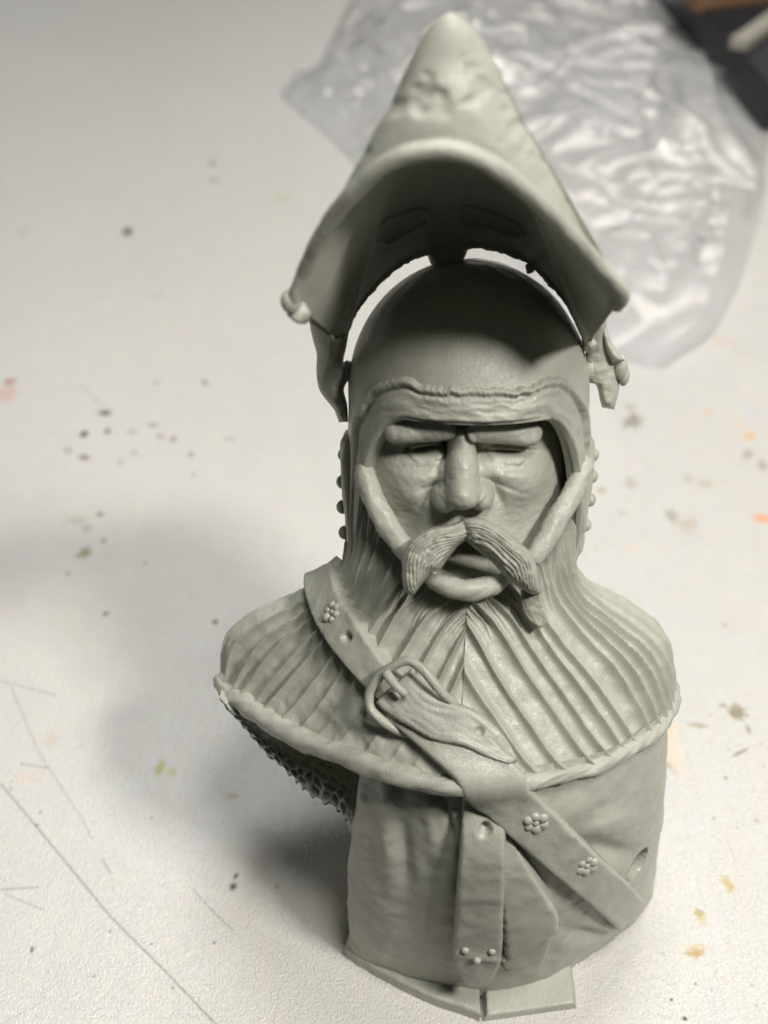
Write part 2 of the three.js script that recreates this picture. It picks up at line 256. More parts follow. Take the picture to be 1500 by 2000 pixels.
function face(x, y) {
  const u = (x - FX) / 1.10; let z = 1.25 - 0.30 * u * u - 0.34 * u ** 4 - 0.03 * (y - 6.8);
  // sockets, then brows as heavy rolls above them
  const eL = mid(F.sl0, F.sl1), eR = mid(F.sr0, F.sr1);
  z -= 0.15 * gauss(x, y, [eL[0] + 0.03, eL[1] + 0.03], 0.36, 0.13, 0.08, 3, 2) + 0.13 * gauss(x, y, [eR[0] - 0.03, eR[1] + 0.03], 0.36, 0.13, -0.08, 3, 2);
  z -= 0.13 * gauss(x, y, [F.nb[0] - 0.15, F.nb[1] - 0.10], 0.10, 0.20) + 0.12 * gauss(x, y, [F.nb[0] + 0.16, F.nb[1] - 0.10], 0.10, 0.20);
  z = smax(z, roll(x, y, F.bl0, F.bl1, 0.13, 0.14, 1.06, 1.22, 0.17), 0.42);
  z = smax(z, roll(x, y, F.br0, F.br1, 0.155, 0.135, 1.22, 1.02, 0.19), 0.44);
  z += 0.03 * gauss(x, y, [F.bl0[0] + 0.1, F.bl0[1] - 0.08], 0.14, 0.09) + 0.04 * gauss(x, y, [F.br1[0] - 0.08, F.br1[1] - 0.09], 0.16, 0.09);
  // half-closed eyes: a small ball, a lid crease and a pouch below
  z = smax(z, roll(x, y, [eL[0] - 0.10, eL[1] - 0.01], [eL[0] + 0.12, eL[1] + 0.01], 0.09, 0.09, 1.02, 1.06, 0.12), 0.08);
  z = smax(z, roll(x, y, [eR[0] - 0.13, eR[1] + 0.01], [eR[0] + 0.10, eR[1] - 0.02], 0.10, 0.10, 1.04, 1.00, 0.14), 0.08);
  z -= 0.24 * gauss(x, y, [eL[0] + 0.04, eL[1] + 0.02], 0.24, 0.036, 0.15, 3, 2) + 0.15 * gauss(x, y, [eR[0], eR[1] + 0.01], 0.22, 0.024, -0.09, 3, 2);
  z += 0.05 * gauss(x, y, mid(F.pl0, F.pl1), 0.22, 0.045, 0.1, 3, 2);
  z += 0.05 * gauss(x, y, mid(F.pr0, F.pr1), 0.24, 0.045, -0.06, 3, 2);
  z += 0.05 * gauss(x, y, [F.pl0[0] + 0.2, F.pl0[1] - 0.13], 0.22, 0.08, 0.1) + 0.05 * gauss(x, y, [F.pr0[0] + 0.25, F.pr0[1] - 0.12], 0.24, 0.08, -0.1);
  z -= 0.012 * gauss(x, y, [F.pl0[0] + 0.27, F.pl0[1] - 0.24], 0.2, 0.03, 0.3) + 0.022 * gauss(x, y, [F.pr0[0] + 0.12, F.pr0[1] - 0.22], 0.26, 0.028, -0.4);
  z += 0.13 * gauss(x, y, F.cheekL, 0.28, 0.24) + 0.13 * gauss(x, y, F.cheekR, 0.28, 0.25);
  z -= 0.10 * gauss(x, y, F.jawL, 0.22, 0.26) + 0.05 * gauss(x, y, F.jawR, 0.2, 0.25);
  // nose: bridge, back, tip and wings
  z += 0.10 * gauss(x, y, F.nm, 0.22, 0.32) * ss(F.tip[1] - 0.1, F.tip[1] + 0.1, y);
  z = smax(z, roll(x, y, F.nb, F.nm, 0.14, 0.17, 1.10, 1.22, 0.27), 0.34);
  z = smax(z, roll(x, y, F.nm, F.nt, 0.17, 0.19, 1.22, 1.40, 0.28), 0.34);
  z = smax(z, roll(x, y, F.wingL, [F.wingL[0] + 0.03, F.wingL[1] + 0.03], 0.15, 0.135, 1.30, 1.34, 0.27), 0.30);
  z = smax(z, roll(x, y, F.wingR, [F.wingR[0] - 0.03, F.wingR[1] + 0.03], 0.15, 0.135, 1.30, 1.34, 0.27), 0.30);
  z = smax(z, roll(x, y, F.tip, [F.tip[0], F.tip[1] + 0.04], 0.17, 0.165, 1.44, 1.44, 0.36), 0.26);
  z -= 0.08 * gauss(x, y, [F.wingL[0] - 0.17, F.wingL[1] + 0.0], 0.06, 0.17, -0.4) + 0.06 * gauss(x, y, [F.wingR[0] + 0.17, F.wingR[1] + 0.0], 0.06, 0.18, 0.4);
  // muzzle and open mouth
  z += 0.14 * gauss(x, y, [FX, 6.12], 0.5, 0.28) * (1 - 0.5 * ss(F.tip[1] - 0.1, F.tip[1] + 0.03, y));
  z -= 1.0 * gauss(x, y, F.mouth, 0.30, 0.165, 0, 3, 3);
  z += 0.5 * gauss(x, y, F.lip, 0.11, 0.09);
  z += 0.14 * gauss(x, y, [F.mouth[0] - 0.10, F.mouth[1] - 0.10], 0.2, 0.07);
  z += 0.007 * fbm(x * 2.4, y * 2.4, 4, 3) + 0.003 * fbm(x * 9, y * 9, 1, 2);
  return z;
}
const faceG = grid(240, 260, (a, b) => { const x = lerp(-1.58, 0.86, a), y = lerp(8.0, 5.35, b); return [x, y, face(x, y)]; }, { eye: true });
const faceMesh = mesh('face', [faceG, ball([XH, 6.7, -0.35], 1.12, 1, 1.2, 0.95, 40)], resin, bust);

// --- free ribbons: two measured edges, a depth profile and a thickness
function relief({ L, R, z, nu = 70, nv = 30, th = 0.1, pw = 4, strands = 0, rev = false, amp = 0, sink = 0.05, warp = 0, sd = 0, ends = 16 }) {
  const l = poly(L), r = poly(R);
  return grid(nv, nu, (v, u) => {
    const vv = 0.5 - 0.5 * Math.cos(v * Math.PI), a = l(u), b = r(u), x = lerp(a.x, b.x, vv), y = lerp(a.y, b.y, vv);
    const e = Math.pow(Math.max(0, 1 - Math.abs(2 * vv - 1) ** pw), 0.5) * Math.pow(Math.max(0, 1 - Math.abs(2 * u - 1) ** ends), 0.5);
    let h = th * e;
    if (strands) { const wd = Math.hypot(b.x - a.x, b.y - a.y) / 78, q = strands * (rev ? 1 - vv : vv) * wd + 0.55 * n3(u * 1.6, vv * 2, sd) + sd; h += amp * e * (Math.pow(Math.abs(Math.sin(q * Math.PI)), 0.6) - 0.6) + amp * 0.35 * e * n3(vv * strands * 2.6, u * 2, sd + 3); }
    h += 0.012 * fbm(x * 0.03, y * 0.03, sd, 2);
    return at(x, y, z(u, vv) - sink + h);
  }, { eye: true });
}
const paleResin = resin.clone(); paleResin.color.setRGB(0.475, 0.47, 0.375);   // the thin flake lets light through and looks yellower
const moustache = (name, o, m = resin) => mesh(name, relief(o), m, faceMesh);
moustache('moustache_half', {
  L: [[908, 1012], [884, 1023], [836, 1033], [803, 1054], [787, 1084], [785, 1118], [789, 1150], [804, 1166]],
  R: [[926, 1048], [899, 1062], [882, 1082], [871, 1097], [861, 1111], [842, 1120], [826, 1139], [806, 1166]],
  z: (u, v) => tab([[0, 1.52], [0.25, 1.60], [0.6, 1.66], [1, 1.66]], u), nu: 120, nv: 110, th: 0.25, pw: 3, strands: 11, amp: 0.026, sd: 3, warp: -0.1,
});
moustache('moustache_half', {
  L: [[902, 1050], [933, 1076], [960, 1097], [978, 1118], [998, 1136], [1014, 1148], [1040, 1162]],
  R: [[900, 1012], [938, 1012], [975, 1027], [1009, 1054], [1038, 1080], [1048, 1104], [1052, 1130], [1056, 1160]],
  z: (u, v) => tab([[0, 1.52], [0.25, 1.61], [0.6, 1.68], [1, 1.66]], u), nu: 120, nv: 110, th: 0.25, pw: 3, strands: 11, rev: true, amp: 0.026, sd: 11,
});
moustache('beard_wisp', {
  L: [[1018, 1144], [1018, 1176], [1026, 1204], [1052, 1226]], R: [[1054, 1140], [1060, 1178], [1070, 1212], [1056, 1228]],
  z: (u) => 1.58 - 0.02 * u, nu: 50, nv: 24, th: 0.06, pw: 12, ends: 26, strands: 2, amp: 0.010, sd: 5,
}, paleResin);
mesh('lower_lip', tube([at(832, 1122, 1.36), at(846, 1134, 1.52), at(875, 1146, 1.64), at(910, 1152, 1.68), at(950, 1147, 1.63), at(980, 1134, 1.5), at(998, 1120, 1.33)], (t) => 0.05 + 0.07 * Math.sin(Math.PI * t), { n: 70, m: 22, lump: 0.012 }), resin, faceMesh);
mesh('face_cord', tube([at(712, 905, 0.72), at(714, 932, 0.86), at(733, 980, 1.02), at(762, 1032, 1.20), at(793, 1075, 1.36), at(808, 1095, 1.4)], (t) => 0.10 + 0.03 * Math.sin(t * 3), { n: 80, m: 22, lump: 0.014 }), resin, bust);
mesh('face_cord', tube([at(1142, 890, 0.62), at(1138, 920, 0.74), at(1112, 975, 0.96), at(1082, 1025, 1.16), at(1050, 1078, 1.36), at(1035, 1098, 1.4)], (t) => 0.092 + 0.03 * Math.sin(t * 3), { n: 80, m: 22, lump: 0.016 }), resin, bust);

// --- pleated cape from the chin and helmet down over the shoulders
const HEMX = -0.44, HEMY = 3.70;
const hemAt = (d, k = 1) => { const s = Math.sin(d * D2R), c = Math.cos(d * D2R), e = d < 0 ? 1.5 : 1.05, a = Math.abs(s) ** e * Math.sign(s), b = Math.abs(c) ** e * Math.sign(c); return [HEMX + 2.84 * a * k, HEMY, (b > 0 ? -0.35 + 2.66 * b * k : -0.35 + 1.5 * b * k)]; };
function capeCtl(d) {
  const s = Math.sin(d * D2R), c = Math.cos(d * D2R), p = Math.abs(d);
  const P0 = [XH - 0.02 + 1.26 * s, tab([[0, 5.62], [14, 5.66], [28, 5.88], [45, 6.22], [60, 6.62], [75, 6.95], [180, 6.95]], p), 1.42 * c];
  const P1 = [XH - 0.06 + 1.33 * s, tab([[0, 5.30], [40, 5.50], [70, 5.62], [90, 5.55], [180, 5.3]], p), (c > 0 ? 1.50 : 1.3) * c];
  const H = hemAt(d), side = d < 0 ? ss(56, 86, p) : ss(30, 82, p);
  const m = lerp(0.52, d < 0 ? 0.97 : 0.92, side), P2 = [lerp(P1[0], H[0], m), lerp(lerp(P1[1], HEMY, 0.55), d < 0 ? 4.22 : 4.30, side), lerp(P1[2], H[2], lerp(0.50, 0.9, side))];
  return [P0, P1, P2, H];
}
function capeBase(d, s) {
  const Q = capeCtl(d), k = [0, 0.3, lerp(0.66, 0.9, d < 0 ? ss(56, 86, -d) : ss(30, 82, d)), 1];
  return [0, 1, 2].map((i) => tab(k.map((a, j) => [a, Q[j][i]]), s));
}
function capeRidge(d, s) {   // pleats that fan out from the chin
  const a = Math.abs(d) * D2R, sgn = d < 0 ? 0 : 40;
  const q = a - 1.0 * Math.max(0, s - 0.13) * (1 - ss(0, 1.7, a)) ** 1.2;
  const n = q * lerp(5.2, 6.6, ss(0.3, 1.4, a)) + 0.30 * n3(q * 2.9, s * 0.5, sgn) + sgn + 0.1;
  const f = Math.abs(Math.sin(n * Math.PI));
  let h = 1.14 * f * f / (f * f + 0.14) - 0.75;
  const id = Math.floor(n);
  h += 0.30 * n3(id * 3.7, s * 1.3, sgn) * f * f;
  let amp = lerp(0.035, 0.115, ss(0.10, 0.3, s)) * (1 - 0.45 * ss(0.93, 1, s));
  if (d < 0) amp *= 1 - 0.82 * ss(0.62, 0.80, s) * ss(62, 44, -d);
  amp *= 1 - 0.6 * ss(60, 100, Math.abs(d));
  // finer hair-like strands near the jaw and neck
  const m = q * 17 + 0.8 * n3(q * 5, s * 2.5, sgn + 7), fm = Math.abs(Math.sin(m * Math.PI));
  return amp * h + 0.034 * (1 - ss(0.26, 0.46, s)) * (1.14 * fm * fm / (fm * fm + 0.16) - 0.75);
}
const capeSurf = (d, s, disp) => {
  const p = capeBase(d, s);
  if (!disp) return p;
  const e = 0.004, a = capeBase(d + 0.4, s), b = capeBase(d - 0.4, s), u = capeBase(d, Math.min(1, s + e)), w = capeBase(d, Math.max(0, s - e));
  const A = [a[0] - b[0], a[1] - b[1], a[2] - b[2]], B = [u[0] - w[0], u[1] - w[1], u[2] - w[2]];
  let N = [A[2] * B[1] - A[1] * B[2], A[0] * B[2] - A[2] * B[0], A[1] * B[0] - A[0] * B[1]].map((x) => -x); const l = Math.hypot(...N) || 1;
  let h = capeRidge(d, s) + 0.012 * fbm(p[0] * 2, p[1] * 2, p[2] * 2, 3);
  if (d < 0) h += 0.022 * ss(0.6, 0.85, s) * ss(62, 44, -d) * fbm(p[0] * 2.4, p[1] * 2.4, 9, 2);
  return p.map((x, i) => x + h * N[i] / l);
};
{
  const front = grid(900, 250, (u, v) => capeSurf(lerp(-112, 112, u), v, true));
  const back = grid(60, 40, (u, v) => capeSurf(lerp(112, 248, u), v, false));
  const under = grid(160, 8, (u, v) => { const d = -180 + 360 * u, a = hemAt(d), b = hemAt(d, 0.6); return [lerp(a[0], b[0], v), HEMY + 0.12 * v - 0.02, lerp(a[2], b[2], v)]; });
  var cape = mesh('pleated_cape', [front, back, under], resin, bust);
  const hp = []; for (let d = -114; d <= 114; d += 3) { const p = hemAt(d, 1.0); hp.push([p[0], p[1] - 0.0 + 0.03 * n3(d * 0.05, 2, 2), p[2]]); }
  mesh('hem_cord', tube(hp, (t) => lerp(0.125, 0.085, ss(0.35, 0.65, t)) + 0.012 * n3(t * 14, 0, 0), { n: 260, m: 20, lump: 0.016, lf: 3 }), resin, cape);
}

// --- coat: rings between a top outline and the footprint on the table
const ringTop = poly([[-1.0, -1.5], [-1.4, -0.4], [-1.45, 0.7], [-1.38, 1.30], [-1.50, 1.46], [-1.2, 1.74], [-0.7, 1.98], [0.1, 2.12], [0.9, 1.95], [1.65, 1.36], [2.14, 0.60], [2.18, -0.5], [1.6, -1.6]]);
const ringMid = poly([[-1.1, -1.8], [-1.3, -0.8], [-1.42, 0.2], [-1.46, 0.72], [-1.66, 0.92], [-1.35, 1.26], [-0.75, 1.52], [0.1, 1.66], [0.95, 1.52], [1.76, 0.98], [2.28, 0.22], [2.36, -0.8], [1.6, -1.8]]);
const ringLow = poly([[-1.2, -2.0], [-1.4, -1.2], [-1.55, -0.5], [-1.58, -0.05], [-1.80, 0.08], [-1.42, 0.30], [-0.8, 0.52], [0.1, 0.68], [0.85, 0.52], [1.62, 0.04], [2.16, -0.36], [2.50, -0.95], [1.6, -2.0]]);
const armHole = { c: at(1247, 1690, 0.05), n: [0.80, 0.12, 0.58] };
function coatBase(u, v) {
  const a = ringTop(u), b = ringMid(u), c = ringLow(u);
  const yb = -Math.tan(LEAN) * c.y + 0.01, w = v * v, k0 = 2 * (v - 0.5) * (v - 1), k1 = 4 * v * (1 - v), k2 = 2 * v * (v - 0.5);
  return [a.x * k0 + b.x * k1 + c.x * k2, lerp(3.85, yb, v), a.y * k0 + b.y * k1 + c.y * k2];
}
function coatSurf(u, v) {
  const p = coatBase(u, v), e = 0.004;
  const a = coatBase(Math.min(1, u + e), v), b = coatBase(Math.max(0, u - e), v), q = coatBase(u, Math.min(1, v + e)), w = coatBase(u, Math.max(0, v - e));
  const A = [0, 1, 2].map((i) => a[i] - b[i]), B = [0, 1, 2].map((i) => q[i] - w[i]);
  const N = [A[1] * B[2] - A[2] * B[1], A[2] * B[0] - A[0] * B[2], A[0] * B[1] - A[1] * B[0]].map((x) => -x), l = Math.hypot(...N) || 1;
  const g = (x, y, c, sx, sy, r) => gauss(x, y, c, sx, sy, r);
  let h = 0.02 * fbm(p[0] * 1.1, p[1] * 1.1, p[2], 3);
  h += 0.10 * g(p[0], p[1], [1.25, 2.85], 0.40, 0.20, -0.35) - 0.12 * g(p[0], p[1], [1.45, 2.30], 0.45, 0.13, -0.75) + 0.06 * g(p[0], p[1], [0.9, 3.2], 0.3, 0.15, 0.2);
  h += 0.05 * g(p[0], p[1], [-1.2, 2.6], 0.10, 0.9, 0.04) - 0.06 * g(p[0], p[1], [-0.98, 2.4], 0.10, 0.8, 0.06) + 0.05 * g(p[0], p[1], [-0.68, 2.9], 0.09, 0.35, 0.1) - 0.05 * g(p[0], p[1], [-0.5, 3.05], 0.05, 0.35, 0.25);
  h -= 0.10 * g(p[0], p[1], [1.35, 0.75], 0.12, 0.5, 0.75) - 0.08 * g(p[0], p[1], [1.65, 0.7], 0.12, 0.45, 0.75);
  const r = [0, 1, 2].map((i) => p[i] - armHole.c[i]), dn = r[0] * armHole.n[0] + r[1] * armHole.n[1] + r[2] * armHole.n[2];
  return { p, N: N.map((x) => x / l), h };
}
const coatG = grid(420, 240, (u, v) => { const { p, N, h } = coatSurf(u, v); return p.map((x, i) => x + h * N[i]); });
// the drilled arm socket: vertices near its axis are pressed in
{
  const q = coatG.attributes.position, e = V(EYE), bvh0 = new MeshBVH(coatG.clone());
  const r0 = new THREE.Ray(e, V(dirOf(1247, 1690)).normalize()), hit = bvh0.raycastFirst(r0, THREE.DoubleSide);
  if (hit) {
    const c = hit.point, n = hit.face.normal.clone(); if (n.dot(r0.direction) > 0) n.negate();
    const t = new THREE.Vector3();
    for (let i = 0; i < q.count; i++) {
      t.fromBufferAttribute(q, i).sub(c); const dn = t.dot(n); if (Math.abs(dn) > 0.5) continue; t.addScaledVector(n, -dn);
      const r = t.length(), k = 1 - ss(0.19, 0.22, r); if (k > 0) q.setXYZ(i, q.getX(i) - n.x * 0.95 * k, q.getY(i) - n.y * 0.95 * k, q.getZ(i) - n.z * 0.95 * k);
    }
    coatG.computeVertexNormals();
  }
}
const coat = mesh('coat', coatG, resin, bust);

// smooth body under the straps, for laying them on
const proxy = mergeGeometries([grid(200, 80, (u, v) => capeSurf(lerp(-112, 112, u), v, false)), grid(160, 80, (u, v) => { const p = coatBase(u, v); return p; })]);
const bvh = new MeshBVH(proxy);
// strap lying on the body between two measured edges
function strap({ L, R, nu = 90, nv = 24, th = 0.07, lift = 0.02, pw = 16, ends = 26, smooth = 14, sd = 0, wob = 0.01, bump }) {
  const l = poly(L), r = poly(R), T = [], e = V(EYE), X = [];
  for (let i = 0; i <= nu; i++) { T.push([]); X.push([]); for (let j = 0; j <= nv; j++) {
    const a = l(i / nu), b = r(i / nu), vv = 0.5 - 0.5 * Math.cos(j / nv * Math.PI), w = 0.6 * n3(i * 0.4, sd, j > nv / 2 ? 1 : 9) * (Math.abs(2 * vv - 1) ** 3);
    const x = lerp(a.x, b.x, vv) + w, y = lerp(a.y, b.y, vv) + w;
    const ray = new THREE.Ray(e, V(dirOf(x, y)).normalize()), h = bvh.raycastFirst(ray, THREE.DoubleSide);
    T[i].push(h ? h.distance : NaN); X[i].push([x, y, ray.direction.clone()]);
  } }
  for (let j = 0; j <= nv; j++) { let last = NaN; for (let i = 0; i <= nu; i++) { if (isNaN(T[i][j])) T[i][j] = last; last = T[i][j]; } for (let i = nu; i >= 0; i--) { if (isNaN(T[i][j])) T[i][j] = last; last = T[i][j]; } }
  for (let k = 0; k < smooth; k++) {
    const S = T.map((q) => q.slice());
    for (let i = 0; i <= nu; i++) for (let j = 0; j <= nv; j++) {
      const a = S[Math.max(0, i - 1)][j], b = S[Math.min(nu, i + 1)][j], c = S[i][Math.max(0, j - 1)], d = S[i][Math.min(nv, j + 1)];
      T[i][j] = Math.min(S[i][j], (a + b + c + d) / 4) * 0.7 + 0.3 * (a + b + c + d) / 4;
    }
  }
  const P = T.map((q, i) => q.map((t, j) => e.clone().addScaledVector(X[i][j][2], t)));
  const g = grid(nv, nu, (v, u, j, i) => {
    const a = P[Math.min(nu, i + 1)][j].clone().sub(P[Math.max(0, i - 1)][j]), b = P[i][Math.min(nv, j + 1)].clone().sub(P[i][Math.max(0, j - 1)]);
    const n = a.cross(b).normalize(); if (n.dot(X[i][j][2]) > 0) n.negate();
    const vv = 0.5 - 0.5 * Math.cos(v * Math.PI);
    const ed = Math.pow(Math.max(0, 1 - Math.abs(2 * vv - 1) ** pw), 0.5) * Math.pow(Math.max(0, 1 - Math.abs(2 * u - 1) ** ends), 0.5);
    const p = P[i][j]; let h = -0.06 + (0.06 + th + (typeof lift === 'function' ? lift(u, vv) : lift)) * ed + wob * ed * fbm(p.x * 2.4, p.y * 2.4, p.z * 2.4 + sd, 3);
    if (bump) h += bump(X[i][j][0], X[i][j][1], u, vv) * ed;
    return [p.x + n.x * h, p.y + n.y * h, p.z + n.z * h];
  }, { eye: true });
  return g;
}
const dent = (cx, cy, r, d) => (x, y) => -d * Math.exp(-((((x - cx) ** 2 + (y - cy) ** 2) / (r * r)) ** 2));
const upperStrap = mesh('shoulder_strap', strap({
  L: [[604, 1122], [600, 1140], [606, 1168], [626, 1215], [652, 1258], [690, 1306], [730, 1350], [756, 1376]], R: [[650, 1092], [668, 1108], [676, 1140], [690, 1175], [716, 1214], [742, 1258], [770, 1296], [800, 1330]],
  th: 0.165, sd: 1, nu: 110, bump: (x, y) => dent(698, 1247, 7, 0.10)(x, y) + 0.02 * Math.exp(-(((x - 620) ** 2 + (y - 1130) ** 2) / 300)),
}), resin, bust);
const lowerStrap = mesh('chest_strap', strap({
  L: [[742, 1392], [790, 1432], [840, 1478], [905, 1542], [1000, 1630], [1100, 1720], [1170, 1784], [1206, 1818]], R: [[840, 1340], [890, 1385], [940, 1432], [1000, 1488], [1064, 1556], [1150, 1648], [1215, 1712], [1257, 1760]],
  th: 0.15, sd: 2, nu: 150, nv: 30, smooth: 30,
}), resin, bust);
mesh('strap_end', strap({
  L: [[740, 1366], [772, 1398], [808, 1422], [850, 1449], [900, 1461], [950, 1484], [1000, 1498]], R: [[806, 1304], [830, 1330], [868, 1364], [925, 1385], [970, 1425], [994, 1462], [1004, 1493]],
  th: 0.17, lift: (u) => 0.10 - 0.06 * u, sd: 3, nu: 110, nv: 30, smooth: 40, wob: 0.008,
  bump: (x, y, u, v) => dent(931, 1430, 8, 0.06)(x, y) + dent(797, 1356, 8, 0.09)(x, y) + 0.008 * n3(v * 26, u * 5, 1),
}), resin, lowerStrap);
const placer = (g) => { const b = new MeshBVH(g.clone()); return (x, y, off) => { const d = V(dirOf(x, y)).normalize(), h = b.raycastFirst(new THREE.Ray(V(EYE), d), THREE.DoubleSide); if (!h) return onBody(x, y, off); const p = h.point.addScaledVector(d, -off); return [p.x, p.y, p.z]; }; };
const onBody = (x, y, off) => { const d = V(dirOf(x, y)).normalize(), h = bvh.raycastFirst(new THREE.Ray(V(EYE), d), THREE.DoubleSide), p = V(EYE).addScaledVector(d, h.distance - off); return [p.x, p.y, p.z]; };
{
  const b = [[800, 1436, -0.02], [770, 1424, 0.12], [742, 1404, 0.26], [724, 1384, 0.33], [722, 1356, 0.36], [738, 1326, 0.39], [766, 1302, 0.40], [797, 1291, 0.40], [824, 1306, 0.39], [846, 1332, 0.35], [868, 1358, 0.26], [892, 1378, 0.12]].map(([x, y, o]) => onBody(x, y, o));
  const buckle = mesh('buckle', tube(b, 0.052, { n: 120, m: 14, lump: 0.006 }), resin, upperStrap);
  mesh('buckle_prong', tube([onBody(752, 1312, 0.44), onBody(762, 1326, 0.46), onBody(778, 1344, 0.45), onBody(795, 1359, 0.38)], (t) => 0.058 - 0.014 * t, { n: 30, m: 12, lump: 0.005 }), resin, buckle);
  const flower = (x, y, o, r, parent) => {
    const on = placer(parent.geometry.clone().scale(100, 100, 100)), c = V(on(x, y, o)), e1 = V(on(x + 9, y, o)).sub(V(on(x - 9, y, o))).normalize(), e2 = V(on(x, y + 9, o)).sub(V(on(x, y - 9, o))).normalize();
    const n = e1.clone().cross(e2).normalize(), a = e1, q = n.clone().cross(a), g = [];
    for (let i = 0; i < 6; i++) { const t = i / 6 * Math.PI * 2 + 0.3, k = 0.088 * (0.9 + 0.25 * rnd()); g.push(ball(c.clone().addScaledVector(a, Math.cos(t) * k).addScaledVector(q, Math.sin(t) * k).toArray(), r * (0.9 + 0.4 * rnd()), 1, 1, 0.8, 12)); }
    g.push(ball(c.toArray(), r * 0.8, 1, 1, 1, 12)); mesh('rosette', g, resin, parent);
  };
  flower(650, 1196, -0.02, 0.05, upperStrap); flower(1046, 1606, -0.025, 0.06, lowerStrap); flower(1146, 1690, -0.025, 0.058, lowerStrap);
}
const hang = mesh('hanging_strap', strap({
  L: [[906, 1520], [903, 1552], [901, 1620], [895, 1700], [889, 1780], [885, 1838], [893, 1862], [908, 1886], [930, 1900]], R: [[975, 1520], [984, 1560], [988, 1625], [986, 1690], [985, 1760], [982, 1835], [972, 1866], [955, 1888], [934, 1901]],
  th: 0.14, lift: (u) => 0.12 * ss(0.12, 0.34, u) - 0.13 * (1 - ss(0.06, 0.25, u)), sd: 4, nu: 110, bump: (x, y, u) => dent(948, 1600, 9, 0.12)(x, y) + 0.03 * Math.exp(-(((y - 1826 - (x - 885) * 0.12) / 5) ** 2)) + 0.03 * ss(1735, 1715, y),
}), resin, bust);
const onHang = placer(hang.geometry.clone().scale(100, 100, 100));
for (const [x, y] of [[909, 1856], [932, 1876], [961, 1858]]) mesh('rivet', ball(onHang(x, y, -0.005), 0.05, 1, 1, 1, 12), resin, hang);
mesh('coat_flap', strap({ L: [[974, 1620], [974, 1700], [976, 1770], [978, 1858]], R: [[998, 1632], [1022, 1665], [1046, 1698], [1066, 1728], [1079, 1748], [1081, 1766], [1078, 1784]], th: 0.08, lift: (u) => 0.02 + 0.24 * u, sd: 5, ends: 24, nu: 60 }), resin, coat);
mesh('coat_flap', strap({ L: [[972, 1862], [974, 1868], [976, 1874], [980, 1880]], R: [[1076, 1808], [1072, 1828], [1066, 1848], [1058, 1868]], th: 0.07, lift: 0.06, sd: 6, ends: 24, nu: 40 }), resin, coat);

// --- stub of the mail sleeve under the left edge of the cape
{
  const top = poly([[430, 1362], [470, 1400], [520, 1440], [600, 1480], [680, 1515], [712, 1520]]), low = poly([[428, 1368], [455, 1400], [508, 1462], [560, 1512], [610, 1560], [662, 1590], [690, 1640]]);
  const hex = (x, y) => { const s = 0.145; let best = 9; const j0 = Math.round(y / (s * 0.866)); for (let j = j0 - 1; j <= j0 + 1; j++) { const o = (j & 1) * 0.5, i0 = Math.round(x / s - o); for (let i = i0 - 1; i <= i0 + 1; i++) best = Math.min(best, Math.hypot(x - (i + o) * s, y - j * s * 0.866)); } return best / s; };
  const g = grid(260, 150, (u, v) => {
    const a = top(u), b = low(u), w = Math.min(1, v / 0.62), x = lerp(a.x, b.x, w), y = lerp(a.y - 12, b.y, w);
    const zt = lerp(0.15, 0.95, ss(0, 1, u));
    let z = zt - 0.15 + 0.30 * Math.sin(w * Math.PI * 0.75); const p = at(x, y, z);
    const qx = u * 2.3 + 0.05 * n3(u * 6, v * 4, 3), qy = v * 1.05 + 0.04 * n3(u * 6, v * 4, 8), k = 1 - ss(0.86, 0.97, u), t = hex(qx, qy);
    const hole = -0.075 * k * (1 - ss(0.20, 0.42, t)) + 0.02 * fbm(p[0] * 4, p[1] * 4, 2);
    p[2] += hole; p[0] -= hole * 0.2;
    if (v > 0.62) { const q = (v - 0.62) / 0.38; p[2] -= 1.5 * q; p[1] += 0.12 * q - 0.03 * Math.sin(q * 20); p[0] += 0.25 * q; }
    return p;
  });
  mesh('mail_sleeve', g, resin, bust);
  // body behind, out to the table
  const core = grid(60, 30, (u, v) => { const a = -180 + 360 * u, s = Math.sin(a * D2R), c = Math.cos(a * D2R); const x = -0.05 + 1.45 * s, z = -0.55 + (c > 0 ? 1.2 : 1.25) * c - 0.3 * v; return [x, lerp(4.2, -Math.tan(LEAN) * z + 0.01, v), z]; }, { closeU: true });
  mesh('torso_back', core, resin, bust);
}
// --- casting ledge and tab at the foot
{
  const slab = (pts, h0, h1, back) => {   // outline on the table in picture points, front edge first
    const f = poly(pts), n = 60;
    return grid(n, 18, (u, v) => {
      const p = f(u), w = onTable(p.x, p.y); const t = v;
      let y, z = w[2], x = w[0] + 0.01 * n3(u * 8, 1, 1);
      if (t < 0.35) y = lerp(0.002, h0, t / 0.35); else { y = lerp(h0, h1, (t - 0.35) / 0.65); z -= back * (t - 0.35) / 0.65; }
      return toLocal([x, y + 0.006 * n3(u * 9, t * 3, 4), z]);
    });
  };
  mesh('casting_ledge', slab([[676, 1872], [704, 1890], [760, 1922], [850, 1966], [905, 1984], [938, 1997]], 0.20, 0.26, 0.7), resin, bust);
  const tabG = (() => {
    const A = onTable(944, 1996), B = onTable(1126, 1970), hA = 0.05;
    return grid(40, 24, (u, v) => {
      const x = lerp(A[0], B[0], u), z = lerp(A[2], B[2], u), e = 1 - Math.abs(2 * u - 1) ** 30;
      const t = v; let y, zz;
      if (t < 0.2) { y = lerp(0.002, 0.13, t / 0.2); zz = z; } else { y = 0.13 + 0.16 * (t - 0.2) / 0.8; zz = z - 0.62 * (t - 0.2) / 0.8; }
      return toLocal([x + 0.012 * n3(v * 5, u * 3, 6), y * Math.pow(Math.max(0, e), 0.3) + 0.002, zz]);
    });
  })();
  mesh('casting_tab', tabG, resin, bust);
}

